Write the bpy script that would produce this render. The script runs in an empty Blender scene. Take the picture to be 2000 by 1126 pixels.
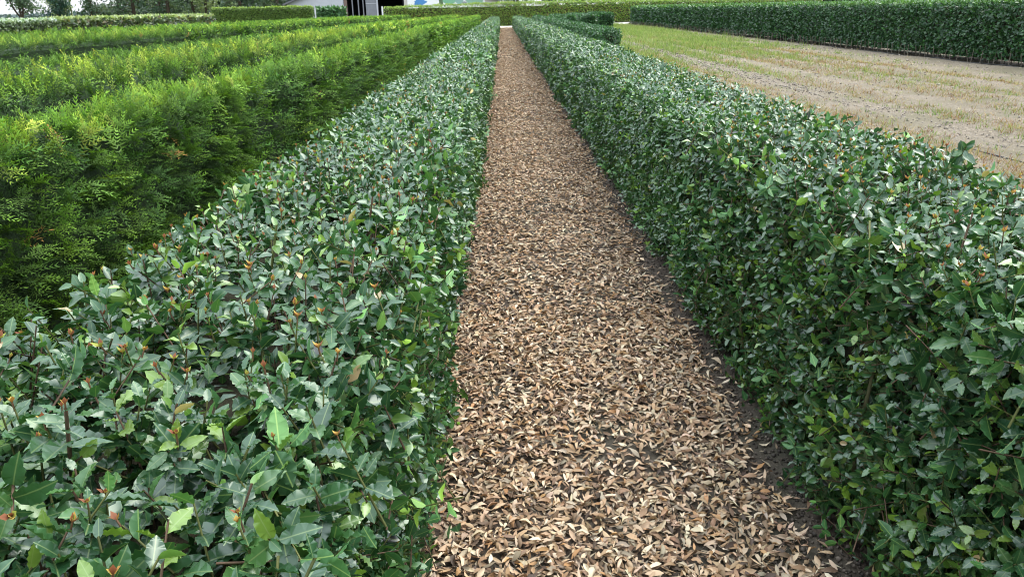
import bpy, math, random
import numpy as np
from mathutils import Matrix, Vector

rng = np.random.default_rng(7)
random.seed(7)
R = math.radians
scene = bpy.context.scene
col = scene.collection

# ------------------------------------------------------------------ camera
CAM = Vector((0.0, 0.0, 1.5))
CX = Vector((0.99977823, -0.01253557, -0.01692165))   # camera right in world
CU = Vector((0.02017853, 0.34032377, 0.94009178))     # camera up
CF = Vector((0.00602575, 0.94022476, -0.34050124))    # camera forward
CF.normalize(); CX = CF.cross(CU).normalized(); CU = CX.cross(CF).normalized()
cam_d = bpy.data.cameras.new("camera")
cam = bpy.data.objects.new("camera", cam_d)
col.objects.link(cam)
cam.matrix_world = Matrix(((CX.x, CU.x, -CF.x, CAM.x), (CX.y, CU.y, -CF.y, CAM.y), (CX.z, CU.z, -CF.z, CAM.z), (0, 0, 0, 1)))
cam_d.sensor_width = 36.0
cam_d.lens = 27.0
cam_d.clip_start = 0.05
cam_d.clip_end = 6000
scene.camera = cam

# ------------------------------------------------------------------ sky, sun, exposure
SUN_TO = Vector((0.52, 0.30, 0.95)).normalized()
world = bpy.data.worlds.new("World")
scene.world = world
world.use_nodes = True
nt = world.node_tree
nt.nodes.clear()
sky = nt.nodes.new("ShaderNodeTexSky")
sky.sky_type = 'NISHITA'
sky.sun_disc = False
sky.sun_elevation = math.asin(SUN_TO.z)
sky.sun_rotation = math.atan2(SUN_TO.x, SUN_TO.y)
sky.air_density = 1.0
sky.dust_density = 2.0
tc = nt.nodes.new("ShaderNodeTexCoord")
cn = nt.nodes.new("ShaderNodeTexNoise")
cn.inputs["Scale"].default_value = 2.2
cn.inputs["Detail"].default_value = 5
cr = nt.nodes.new("ShaderNodeValToRGB")
cr.color_ramp.elements[0].position = 0.30
cr.color_ramp.elements[0].color = (0.45, 0.45, 0.45, 1)
cr.color_ramp.elements[1].position = 0.70
cr.color_ramp.elements[1].color = (0.95, 0.95, 0.95, 1)
mx = nt.nodes.new("ShaderNodeMix")
mx.data_type = 'RGBA'
mx.inputs["B"].default_value = (8.2, 8.7, 9.2, 1)       # thin bright cloud cover
bg = nt.nodes.new("ShaderNodeBackground")
bg.inputs["Strength"].default_value = 0.15
wo = nt.nodes.new("ShaderNodeOutputWorld")
# cloud layer: luminance of a standard overcast sky, (1 + 2 sin elevation) / 3
sz = nt.nodes.new("ShaderNodeSeparateXYZ")
nt.links.new(tc.outputs["Generated"], sz.inputs[0])
ov = nt.nodes.new("ShaderNodeMapRange")
ov.inputs["From Min"].default_value = 0.0; ov.inputs["From Max"].default_value = 1.0
ov.inputs["To Min"].default_value = 0.32; ov.inputs["To Max"].default_value = 1.26
nt.links.new(sz.outputs["Z"], ov.inputs["Value"])
cl = nt.nodes.new("ShaderNodeVectorMath"); cl.operation = 'SCALE'
cl.inputs[0].default_value = (9.2, 9.8, 10.5)
nt.links.new(ov.outputs[0], cl.inputs["Scale"])
nt.links.new(cl.outputs["Vector"], mx.inputs["B"])
nt.links.new(tc.outputs["Generated"], cn.inputs["Vector"])
nt.links.new(cn.outputs["Fac"], cr.inputs["Fac"])
nt.links.new(cr.outputs["Color"], mx.inputs["Factor"])
nt.links.new(sky.outputs["Color"], mx.inputs["A"])
nt.links.new(mx.outputs["Result"], bg.inputs["Color"])
nt.links.new(bg.outputs["Background"], wo.inputs["Surface"])

sun_d = bpy.data.lights.new("sun", 'SUN')
sun_d.energy = 1.2
sun_d.angle = R(40)
sun_d.color = (1.0, 0.95, 0.87)
sun = bpy.data.objects.new("sun", sun_d)
col.objects.link(sun)
sun.rotation_euler = (-SUN_TO).to_track_quat('-Z', 'Y').to_euler()

vs = scene.view_settings
vs.view_transform = 'Standard'
vs.look = 'None'
vs.gamma = 1.0
vs.use_curve_mapping = False
vs.exposure = 1.36
cy = scene.cycles
cy.max_bounces = 5
cy.diffuse_bounces = 2
cy.glossy_bounces = 2
cy.transmission_bounces = 3
cy.transparent_max_bounces = 4
cy.pixel_filter_type = 'BLACKMAN_HARRIS'
cy.filter_width = 1.05
cy.caustics_reflective = False
cy.caustics_refractive = False
cy.use_denoising = True
cy.denoiser = 'OPENIMAGEDENOISE'
cy.denoising_input_passes = 'RGB_ALBEDO_NORMAL'
cy.denoising_prefilter = 'ACCURATE'

# ------------------------------------------------------------------ helpers
def tag(o, label=None, cat=None, group=None, kind=None):
    if label: o["label"] = label
    if cat: o["category"] = cat
    if group: o["group"] = group
    if kind: o["kind"] = kind
    return o

def empty(name, loc):
    o = bpy.data.objects.new(name, None)
    o.empty_display_size = 0.2
    o.location = loc
    col.objects.link(o)
    return o

def link(name, me, parent=None, mat=None, world_m=None):
    o = bpy.data.objects.new(name, me)
    col.objects.link(o)
    if mat is not None and len(me.materials) == 0:
        me.materials.append(mat)
    if world_m is not None:
        o.matrix_world = world_m
    if parent is not None:
        o.parent = parent
        o.matrix_parent_inverse = Matrix.Translation(-Vector(parent.location))
    return o

def smooth_noise(seed, n=7, fmin=0.6, fmax=5.0):
    r = np.random.default_rng(seed)
    f = np.exp(r.uniform(np.log(fmin), np.log(fmax), n)); a = r.uniform(0, 6.283, n); p = r.uniform(0, 6.283, n)
    w = 1.0 / np.sqrt(f); w /= w.sum()
    def fn(x, y):
        s = np.zeros(np.broadcast(x, y).shape)
        for k in range(n):
            s += w[k] * np.sin(6.283 * f[k] * (np.cos(a[k]) * x + np.sin(a[k]) * y) + p[k])
        return s * 1.6
    return fn

def norm(v):
    return v / np.maximum(np.linalg.norm(v, axis=-1, keepdims=True), 1e-9)

class Acc:
    """gathers baked copies of small templates into one triangle mesh with a colour per vertex"""
    def __init__(self):
        self.v, self.t, self.c, self.u, self.n = [], [], [], [], 0
    def bake(self, tv, tt, P, B, A, N, W, L, colr, tcol=None, tuv=None):
        # tv (n,3) local x across, y along, z up; scaled W across, L along and up
        k = len(P)
        if k == 0: return
        tv = np.asarray(tv, np.float32); n = len(tv)
        v = (P[:, None, :] + tv[None, :, 0, None] * (B * W[:, None])[:, None, :] + tv[None, :, 1, None] * (A * L[:, None])[:, None, :]
             + tv[None, :, 2, None] * (N * L[:, None])[:, None, :])
        self.v.append(v.reshape(-1, 3).astype(np.float32))
        t = np.asarray(tt, np.int32)[None] + (np.arange(k, dtype=np.int32) * n)[:, None, None] + self.n
        self.t.append(t.reshape(-1, 3))
        c = np.broadcast_to(colr[:, None, :], (k, n, 3))
        if tcol is not None: c = c * np.asarray(tcol)[None]
        self.c.append(c.reshape(-1, 3).astype(np.float32))
        uv = np.zeros((n, 2), np.float32) if tuv is None else np.asarray(tuv, np.float32)
        self.u.append(np.broadcast_to(uv[None], (k, n, 2)).reshape(-1, 2))
        self.n += k * n
    def raw(self, v, t, c):
        v = np.asarray(v, np.float32)
        self.v.append(v); self.t.append(np.asarray(t, np.int32).reshape(-1, 3) + self.n)
        self.c.append(np.broadcast_to(np.asarray(c, np.float32), (len(v), 3))); self.u.append(np.zeros((len(v), 2), np.float32) + 0.5)
        self.n += len(v)
    def mesh(self, name):
        v = np.concatenate(self.v); t = np.concatenate(self.t); c = np.concatenate(self.c); u = np.concatenate(self.u)
        return tri_mesh(name, v, t, c, u)
    def build(self, name, mat, parent=None, kind=None):
        o = link(name, self.mesh(name), parent, mat)
        if kind: o["kind"] = kind
        return o

TRI_TOTAL = [0]
def tri_mesh(name, v, t, c=None, u=None):
    me = bpy.data.meshes.new(name)
    me.vertices.add(len(v)); me.vertices.foreach_set("co", np.ascontiguousarray(v, np.float32).ravel())
    me.loops.add(len(t) * 3); me.loops.foreach_set("vertex_index", np.ascontiguousarray(t, np.int32).ravel())
    me.polygons.add(len(t)); me.polygons.foreach_set("loop_start", np.arange(len(t), dtype=np.int32) * 3)
    TRI_TOTAL[0] += len(t)
    if c is not None:
        a = me.attributes.new("Col", 'FLOAT_COLOR', 'POINT')
        a.data.foreach_set("color", np.concatenate([c, np.ones((len(c), 1), np.float32)], 1).astype(np.float32).ravel())
    if u is not None:
        a = me.attributes.new("luv", 'FLOAT2', 'POINT')
        a.data.foreach_set("vector", np.ascontiguousarray(u, np.float32).ravel())
    me.update(calc_edges=True)
    return me

def poly_mesh(name, verts, faces):
    me = bpy.data.meshes.new(name)
    me.from_pydata([tuple(v) for v in verts], [], [tuple(f) for f in faces])
    me.update()
    for p in me.polygons: p.use_smooth = False
    return me

def box_data(x0, x1, y0, y1, z0, z1):
    v = [(x0, y0, z0), (x1, y0, z0), (x1, y1, z0), (x0, y1, z0), (x0, y0, z1), (x1, y0, z1), (x1, y1, z1), (x0, y1, z1)]
    f = [(0, 3, 2, 1), (4, 5, 6, 7), (0, 1, 5, 4), (1, 2, 6, 5), (2, 3, 7, 6), (3, 0, 4, 7)]
    return v, f

def box(name, x0, x1, y0, y1, z0, z1, mat, parent=None, bevel=0.0):
    v, f = box_data(x0, x1, y0, y1, z0, z1)
    o = link(name, poly_mesh(name, v, f), parent, mat)
    if bevel:
        m = o.modifiers.new("bevel", 'BEVEL'); m.width = bevel; m.segments = 2
    return o

def tube(points, radii, sides=5):
    """tapered tube through points: verts, tris"""
    pts = [Vector(p) for p in points]; v = []; t = []
    for i, p in enumerate(pts):
        d = (pts[min(i + 1, len(pts) - 1)] - pts[max(i - 1, 0)]).normalized()
        a = d.orthogonal().normalized() if abs(d.z) > 0.9 else d.cross(Vector((0, 0, 1))).normalized()
        if abs(d.z) > 0.9:
            a = (Vector((1, 0, 0)) - d * d.x).normalized()
        b = d.cross(a)
        for s in range(sides):
            an = 6.2832 * s / sides
            v.append(p + (a * math.cos(an) + b * math.sin(an)) * radii[i])
    for i in range(len(pts) - 1):
        for s in range(sides):
            q = (s + 1) % sides
            t += [(i * sides + s, i * sides + q, (i + 1) * sides + q), (i * sides + s, (i + 1) * sides + q, (i + 1) * sides + s)]
    return [tuple(x) for x in v], t

# ------------------------------------------------------------------ materials
def new_mat(name):
    m = bpy.data.materials.new(name)
    m.use_nodes = True
    n = m.node_tree
    n.nodes.clear()
    return m, n, n.nodes, n.links

def leaf_mat(name, rough=0.35, spec=0.5, trans=0.2, under=(1.9, 1.7, 1.2), ribs=False, trans_tint=(1.5, 1.7, 0.6), bump=0.0, coat=0.0, tint=None):
    m, n, N, Lk = new_mat(name)
    at = N.new("ShaderNodeAttribute"); at.attribute_name = "Col"
    geo = N.new("ShaderNodeNewGeometry")
    base = at.outputs["Color"]
    if ribs:
        uv = N.new("ShaderNodeAttribute"); uv.attribute_name = "luv"
        sx = N.new("ShaderNodeSeparateXYZ"); Lk.new(uv.outputs["Vector"], sx.inputs[0])
        ab = N.new("ShaderNodeMath"); ab.operation = 'ABSOLUTE'; Lk.new(sx.outputs["X"], ab.inputs[0])
        mr = N.new("ShaderNodeMapRange"); mr.inputs["From Min"].default_value = 0.025; mr.inputs["From Max"].default_value = 0.09
        mr.inputs["To Min"].default_value = 0.55; mr.inputs["To Max"].default_value = 0.0
        Lk.new(ab.outputs[0], mr.inputs["Value"])
        me_ = N.new("ShaderNodeMapRange"); me_.inputs["From Min"].default_value = 0.86; me_.inputs["From Max"].default_value = 1.0
        me_.inputs["To Min"].default_value = 0.0; me_.inputs["To Max"].default_value = 0.45
        Lk.new(ab.outputs[0], me_.inputs["Value"])
        sm = N.new("ShaderNodeMath"); sm.operation = 'MAXIMUM'; Lk.new(mr.outputs[0], sm.inputs[0]); Lk.new(me_.outputs[0], sm.inputs[1])
        rm = N.new("ShaderNodeMix"); rm.data_type = 'RGBA'; rm.inputs["B"].default_value = (0.20, 0.27, 0.10, 1)
        Lk.new(sm.outputs[0], rm.inputs["Factor"]); Lk.new(base, rm.inputs["A"]); base = rm.outputs["Result"]
    un = N.new("ShaderNodeMix"); un.data_type = 'RGBA'; un.blend_type = 'MULTIPLY'; un.inputs["B"].default_value = (*under, 1)
    un.clamp_result = False
    Lk.new(geo.outputs["Backfacing"], un.inputs["Factor"]); Lk.new(base, un.inputs["A"])
    p = N.new("ShaderNodeBsdfPrincipled")
    Lk.new(un.outputs["Result"], p.inputs["Base Color"])
    rr = N.new("ShaderNodeMapRange"); rr.inputs["To Min"].default_value = rough; rr.inputs["To Max"].default_value = min(1, rough + 0.3)
    Lk.new(geo.outputs["Backfacing"], rr.inputs["Value"]); Lk.new(rr.outputs[0], p.inputs["Roughness"])
    p.inputs["Specular IOR Level"].default_value = spec
    if tint: p.inputs["Specular Tint"].default_value = (*tint, 1)
    p.inputs["Coat Weight"].default_value = coat; p.inputs["Coat Roughness"].default_value = 0.2
    if bump:
        tcn = N.new("ShaderNodeTexCoord"); ns = N.new("ShaderNodeTexNoise"); ns.inputs["Scale"].default_value = 90; ns.inputs["Detail"].default_value = 2
        Lk.new(tcn.outputs["Object"], ns.inputs["Vector"])
        bp = N.new("ShaderNodeBump"); bp.inputs["Strength"].default_value = bump; bp.inputs["Distance"].default_value = 0.004
        Lk.new(ns.outputs["Fac"], bp.inputs["Height"]); Lk.new(bp.outputs["Normal"], p.inputs["Normal"])
    out = N.new("ShaderNodeOutputMaterial")
    if trans > 0:
        tm = N.new("ShaderNodeMix"); tm.data_type = 'RGBA'; tm.blend_type = 'MULTIPLY'; tm.inputs["Factor"].default_value = 1; tm.inputs["B"].default_value = (*trans_tint, 1)
        Lk.new(base, tm.inputs["A"])
        tl = N.new("ShaderNodeBsdfTranslucent"); Lk.new(tm.outputs["Result"], tl.inputs["Color"])
        ms = N.new("ShaderNodeMixShader"); ms.inputs["Fac"].default_value = trans
        Lk.new(p.outputs[0], ms.inputs[1]); Lk.new(tl.outputs[0], ms.inputs[2]); Lk.new(ms.outputs[0], out.inputs["Surface"])
    else:
        Lk.new(p.outputs[0], out.inputs["Surface"])
    return m

def mottled(name, c1, c2, scale=8.0, rough=0.9, bump=0.3, dist=0.02, c3=None, scale2=0.6, spec=0.2, detail=8):
    m, n, N, Lk = new_mat(name)
    g = N.new("ShaderNodeNewGeometry")
    a = N.new("ShaderNodeTexNoise"); a.inputs["Scale"].default_value = scale; a.inputs["Detail"].default_value = detail; a.inputs["Roughness"].default_value = 0.65
    Lk.new(g.outputs["Position"], a.inputs["Vector"])
    r = N.new("ShaderNodeValToRGB"); r.color_ramp.elements[0].position = 0.32; r.color_ramp.elements[1].position = 0.68
    r.color_ramp.elements[0].color = (*c1, 1); r.color_ramp.elements[1].color = (*c2, 1)
    Lk.new(a.outputs["Fac"], r.inputs["Fac"])
    src = r.outputs["Color"]
    if c3 is not None:
        b = N.new("ShaderNodeTexNoise"); b.inputs["Scale"].default_value = scale2; b.inputs["Detail"].default_value = 6
        Lk.new(g.outputs["Position"], b.inputs["Vector"])
        r2 = N.new("ShaderNodeMapRange"); r2.inputs["From Min"].default_value = 0.45; r2.inputs["From Max"].default_value = 0.62
        Lk.new(b.outputs["Fac"], r2.inputs["Value"])
        mm = N.new("ShaderNodeMix"); mm.data_type = 'RGBA'; mm.inputs["B"].default_value = (*c3, 1)
        Lk.new(r2.outputs[0], mm.inputs["Factor"]); Lk.new(src, mm.inputs["A"]); src = mm.outputs["Result"]
    p = N.new("ShaderNodeBsdfPrincipled"); p.inputs["Roughness"].default_value = rough; p.inputs["Specular IOR Level"].default_value = spec
    Lk.new(src, p.inputs["Base Color"])
    if bump:
        bp = N.new("ShaderNodeBump"); bp.inputs["Strength"].default_value = bump; bp.inputs["Distance"].default_value = dist
        Lk.new(a.outputs["Fac"], bp.inputs["Height"]); Lk.new(bp.outputs["Normal"], p.inputs["Normal"])
    o = N.new("ShaderNodeOutputMaterial"); Lk.new(p.outputs[0], o.inputs["Surface"])
    return m

M_holly = leaf_mat("holly_leaf", rough=0.28, spec=0.82, trans=0.09, under=(1.8, 1.9, 1.3), ribs=True, bump=0.0, tint=(.90, 1.0, .93))
M_bud = leaf_mat("young_bud", rough=0.45, spec=0.4, trans=0.25, under=(1.2, 1.2, 1.1), trans_tint=(1.3, 1.1, 0.7))
M_twig = leaf_mat("holly_twig", rough=0.7, spec=0.25, trans=0.0)
M_yew = leaf_mat("yew_needles", rough=0.45, spec=0.4, trans=0.25, under=(1.5, 1.5, 1.2))
M_far = leaf_mat("hedge_leaf", rough=0.42, spec=0.45, trans=0.15, under=(1.6, 1.6, 1.3))
M_tree = leaf_mat("tree_leaf", rough=0.55, spec=0.3, trans=0.25, under=(1.3, 1.3, 1.2))
M_dead = leaf_mat("dead_leaf", rough=0.62, spec=0.3, trans=0.10, under=(0.85, 0.82, 0.8), trans_tint=(1.1, 0.9, 0.6))
M_weed = leaf_mat("weed_blade", rough=0.6, spec=0.3, trans=0.25, under=(1, 1, 1))
M_bark = mottled("bark", (0.035, 0.028, 0.018), (0.075, 0.058, 0.038), scale=14, bump=0.6)
M_core = mottled("dark_hedge_core", (0.020, 0.020, 0.011), (0.045, 0.040, 0.022), scale=22, bump=0.8)  # for the added core: the hedge's inner shade put into a dark bark tone
M_core2 = mottled("dark_yew_core", (0.010, 0.022, 0.008), (0.022, 0.042, 0.014), scale=30, bump=0.9)  # for the added yew core: shade among inner needles painted as dark green
M_soil = mottled("soil", (0.045, 0.038, 0.031), (0.125, 0.105, 0.085), scale=26, bump=0.8, dist=0.02, c3=(0.085, 0.077, 0.064), scale2=1.6)
M_path = mottled("path_soil", (0.028, 0.022, 0.017), (0.095, 0.074, 0.056), scale=34, bump=0.9, dist=0.015, c3=(0.058, 0.055, 0.040), scale2=2.2)
M_field = mottled("dry_field_soil", (0.080, 0.064, 0.045), (0.32, 0.272, 0.202), scale=30, bump=1.0, dist=0.05, c3=(0.165, 0.145, 0.095), scale2=0.7)
M_conc = mottled("concrete", (0.50, 0.48, 0.45), (0.64, 0.62, 0.59), scale=5, bump=0.1)

# ------------------------------------------------------------------ leaf templates
def holly_template(lod, r):
    fold = r.uniform(0.10, 0.30); curl = r.uniform(0.02, 0.30); wav = r.uniform(0.02, 0.07); tw = r.uniform(-0.08, 0.08)
    if lod == 0:
        sp = r.uniform(.0, .075)
        side = [(.03, .08), (.14, .56), (.26, .88 + sp), (.33, .88 - sp * .5), (.45, 1.0 + sp), (.54, .93 - sp * .6), (.66, .88 + sp), (.74, .66 - sp * .3), (.84, .50 + sp * .8), (.91, .27)]
        mid = [0, .3, .6, .85, 1.0]
        T = lambda o: [("m0", o, o + 1), ("m0", o + 1, "m1"), ("m1", o + 1, o + 2), ("m1", o + 2, o + 3), ("m1", o + 3, o + 4), ("m1", o + 4, o + 5), ("m1", o + 5, "m2"),
                       ("m2", o + 5, o + 6), ("m2", o + 6, o + 7), ("m2", o + 7, "m3"), ("m3", o + 7, o + 8), ("m3", o + 8, o + 9), ("m3", o + 9, "m4")]
    elif lod == 1:
        side = [(.22, .86), (.50, 1.04), (.80, .66)]
        mid = [0, .5, 1.0]
        T = lambda o: [("m0", o, "m1"), ("m1", o, o + 1), ("m1", o + 1, o + 2), ("m1", o + 2, "m2")]
    elif lod == 2:
        side = [(.42, 1.0)]
        mid = [0, .5, 1.0]
        T = lambda o: [("m0", o, "m1"), ("m1", o, "m2")]
    else:
        side = [(.45, 1.0)]
        mid = [0, 1.0]
        T = lambda o: [("m0", o, "m1")]
    v, uv, t = [], [], []
    def z(u, x, i):
        return fold * abs(x) * 0.45 - curl * u * u + wav * abs(x) * (1 if i % 2 else -1) + tw * x * u
    for i, u in enumerate(mid): v.append((0, u, z(u, 0, 0))); uv.append((0, u))
    for sgn in (1, -1):
        o = len(v)
        for i, (u, x) in enumerate(side):
            v.append((sgn * x, u, z(u, sgn * x, i))); uv.append((sgn * min(abs(x) / 1.0, 1) if lod == 0 else sgn * 0.9, u))
        for a in T(o):
            a = [int(q[1:]) if isinstance(q, str) else q for q in a]
            t.append(tuple(a) if sgn > 0 else (a[0], a[2], a[1]))
    return np.array(v), np.array(t), np.array(uv)

tr = np.random.default_rng(11)
HOLLY = {l: [holly_template(l, tr) for _ in range(n)] for l, n in ((0, 7), (1, 6), (2, 4), (3, 4))}

def dead_template(lod, r):
    cup = r.uniform(-0.30, 0.45); bend = r.uniform(-0.18, 0.22); tw = r.uniform(-0.25, 0.25); sk = r.uniform(-.12, .12)
    if lod == 0: us, ws = [.0, .22, .5, .78, 1.0], [0, .72, 1.0, .70, 0]
    elif lod == 1: us, ws = [0, .5, 1.0], [0, 1.0, 0]
    else:
        return np.array([(0, -.5, .02), (.95, 0, .05 + cup * .4), (0, .5, .02), (-.95, 0, .05 + cup * .3)]), np.array([(0, 1, 2), (0, 2, 3)])
    v, t = [], []
    for u, w in zip(us, ws):
        zc = bend * math.sin(math.pi * u) + 0.02
        v.append((sk * math.sin(3.1 * u), u - .5, zc if lod < 2 else zc))
    def side(s):
        o = len(v)
        for u, w in list(zip(us, ws))[1:-1]:
            x = s * w * (1 - 0.3 * abs(cup))
            v.append((x + sk * math.sin(3.1 * u), u - .5, bend * math.sin(math.pi * u) + 0.02 + cup * w * w * 0.5 + tw * (u - .5) * s))
        m = len(us) - 2
        tri = [(0, o, 1)]
        for i in range(m - 1):
            tri += [(1 + i, o + i, o + i + 1), (1 + i, o + i + 1, 2 + i)]
        tri.append((m, o + m - 1, m + 1))
        for a in tri: t.append(a if s > 0 else (a[0], a[2], a[1]))
    side(1); side(-1)
    return np.array(v), np.array(t)
DEAD = {l: [dead_template(l, tr) for _ in range(9)] for l in (0, 1, 2)}

def yew_template(lod, r):
    v, t, c = [], [], []
    def needle(p, d, ln, wd, g):
        o = len(v); pr = Vector((-d.y, d.x, 0)).normalized() * wd
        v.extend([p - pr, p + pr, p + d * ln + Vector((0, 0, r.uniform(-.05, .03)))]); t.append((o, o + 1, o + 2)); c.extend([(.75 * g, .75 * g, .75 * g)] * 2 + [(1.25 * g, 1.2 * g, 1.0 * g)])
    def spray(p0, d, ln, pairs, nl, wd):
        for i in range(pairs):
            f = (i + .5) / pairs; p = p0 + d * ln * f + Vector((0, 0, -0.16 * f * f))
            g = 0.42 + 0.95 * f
            for s in (1, -1):
                a = s * R(r.uniform(42, 66)) * (1 - 0.45 * f)
                dd = Vector((d.x * math.cos(a) - d.y * math.sin(a), d.x * math.sin(a) + d.y * math.cos(a), r.uniform(-.1, .25)))
                needle(p, dd, nl * (1.0 - 0.3 * f) * r.uniform(.85, 1.15), wd, g)
    if lod == 0:
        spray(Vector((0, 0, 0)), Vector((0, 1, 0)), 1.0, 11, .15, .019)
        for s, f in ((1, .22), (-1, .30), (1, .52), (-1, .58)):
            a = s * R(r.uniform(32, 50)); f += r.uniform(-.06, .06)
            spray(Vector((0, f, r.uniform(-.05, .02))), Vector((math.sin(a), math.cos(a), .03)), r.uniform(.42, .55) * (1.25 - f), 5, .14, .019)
    elif lod == 1:
        spray(Vector((0, 0, 0)), Vector((0, 1, 0)), 1.0, 8, .19, .025)
        for s in (1, -1):
            a = s * R(r.uniform(30, 50)); spray(Vector((0, r.uniform(.2, .4), 0)), Vector((math.sin(a), math.cos(a), .05)), .5, 3, .17, .028)
    else:
        spray(Vector((0, 0, 0)), Vector((0, 1, 0)), 1.0, 3, .45, .085)
    return np.array([tuple(x) for x in v]), np.array(t), np.array(c)
YEW = {l: [yew_template(l, tr) for _ in range(6)] for l in (0, 1, 2)}

CAMV = np.array(CAM); FV = np.array(CF); RV = np.array(CX); UV_ = np.array(CU)
def project(P):
    q = P - CAMV; d = q @ FV
    return 512 + 768 * (q @ RV) / np.maximum(d, 1e-3), 288 - 768 * (q @ UV_) / np.maximum(d, 1e-3), d

# ------------------------------------------------------------------ hedge surface sampling
def hedge_points(x0, x1, y0, y1, H, zb, face, dens, seed, rad=0.09, skew=0.0, bump=0.035, nz=None):
    """random points on one face of a clipped hedge: position, outward normal; skew shifts x with y"""
    nz = nz or smooth_noise(seed, 8, 0.5, 4.0)
    g = np.random.default_rng(seed + hash(face) % 1000 if False else seed + {"top": 1, "xp": 2, "xm": 3, "ym": 4, "yp": 5}[face])
    W = x1 - x0
    if face == "top":
        k = int(W * (y1 - y0) * dens); u = g.uniform(0, 1, k); y = g.uniform(y0, y1, k)
        x = x0 + u * W; e = np.minimum(u, 1 - u) * W; e = np.minimum(e, rad)
        z = H - (rad - np.sqrt(np.maximum(rad * rad - (rad - e) ** 2, 0)))
        nx = np.where(u > .5, 1, -1) * np.clip(1 - e / rad, 0, 1) * 0.8
        n = norm(np.stack([nx, np.zeros(k), np.ones(k)], 1))
        P = np.stack([x, y, z], 1)
    elif face in ("xp", "xm"):
        k = int((H - zb) * (y1 - y0) * dens); y = g.uniform(y0, y1, k); z = g.uniform(zb, H - rad * .6, k)
        s = 1 if face == "xp" else -1
        xf = x1 if s > 0 else x0
        bat = 0.05 * np.clip((H * .45 - z) / H, 0, 1) * 1.6 - .05 * np.clip(1 - z / (H * .6), 0, 1) * nz(z * .7 + 9, y * .8)          # drawn in a little towards the ground
        P = np.stack([np.full(k, xf) - s * bat, y, z], 1)
        n = np.broadcast_to(np.array([s, 0, 0.0]), (k, 3)).copy()
    else:
        k = int(W * (H - zb) * dens); x = g.uniform(x0, x1, k); z = g.uniform(zb, H, k)
        s = 1 if face == "yp" else -1
        P = np.stack([x, np.full(k, y1 if s > 0 else y0), z], 1)
        n = np.broadcast_to(np.array([0, s, 0.0]), (k, 3)).copy()
    q = P[:, 0] + P[:, 2] * 1.3
    P = P + n * (bump * nz(q, P[:, 1]))[:, None]
    P[:, 0] += skew * P[:, 1]
    return P, n, g

def hedge_core(x0, x1, y0, y1, H, inset, zb, mat, parent, skew=0.0, name="light_block_core", step=1.0):
    """dark solid added inside a hedge to block light, in place of inner branches: an uneven closed body well below the leaf surface"""
    ys = np.arange(y0 + inset, y1 - inset + 1e-3, step); ys = np.append(ys, y1 - inset) if ys[-1] < y1 - inset - .05 else ys
    nz = smooth_noise(int(abs(x0) * 100) + 3, 6, .3, 1.5)
    v, f = [], []
    for y in ys:
        j = 0.03 * float(nz(np.array(x0), np.array(y)))
        xs0, xs1, zt = x0 + inset + j + skew * y, x1 - inset + j + skew * y, H - inset + j
        for p in ((xs0, zb), (xs0, zt - .05), (xs0 + .05, zt), (xs1 - .05, zt), (xs1, zt - .05), (xs1, zb)):
            v.append((p[0], y, p[1]))
    for i in range(len(ys) - 1):
        for k in range(6):
            q = (k + 1) % 6
            f.append((i * 6 + k, (i + 1) * 6 + k, (i + 1) * 6 + q, i * 6 + q))
    f.append(tuple(range(6))); f.append(tuple(reversed(range((len(ys) - 1) * 6, len(ys) * 6))))
    return link(name, poly_mesh(name, v, f), parent, mat)

def jitter_dir(g, k, s):
    return g.normal(0, s, (k, 3))

# colours (linear base colours)
HOLLY_COLS = np.array([(.016, .053, .020), (.022, .070, .025), (.032, .092, .029), (.048, .120, .032), (.080, .160, .030), (.125, .212, .030)])
HOLLY_W = np.array([.26, .28, .23, .15, .06, .02])

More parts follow.
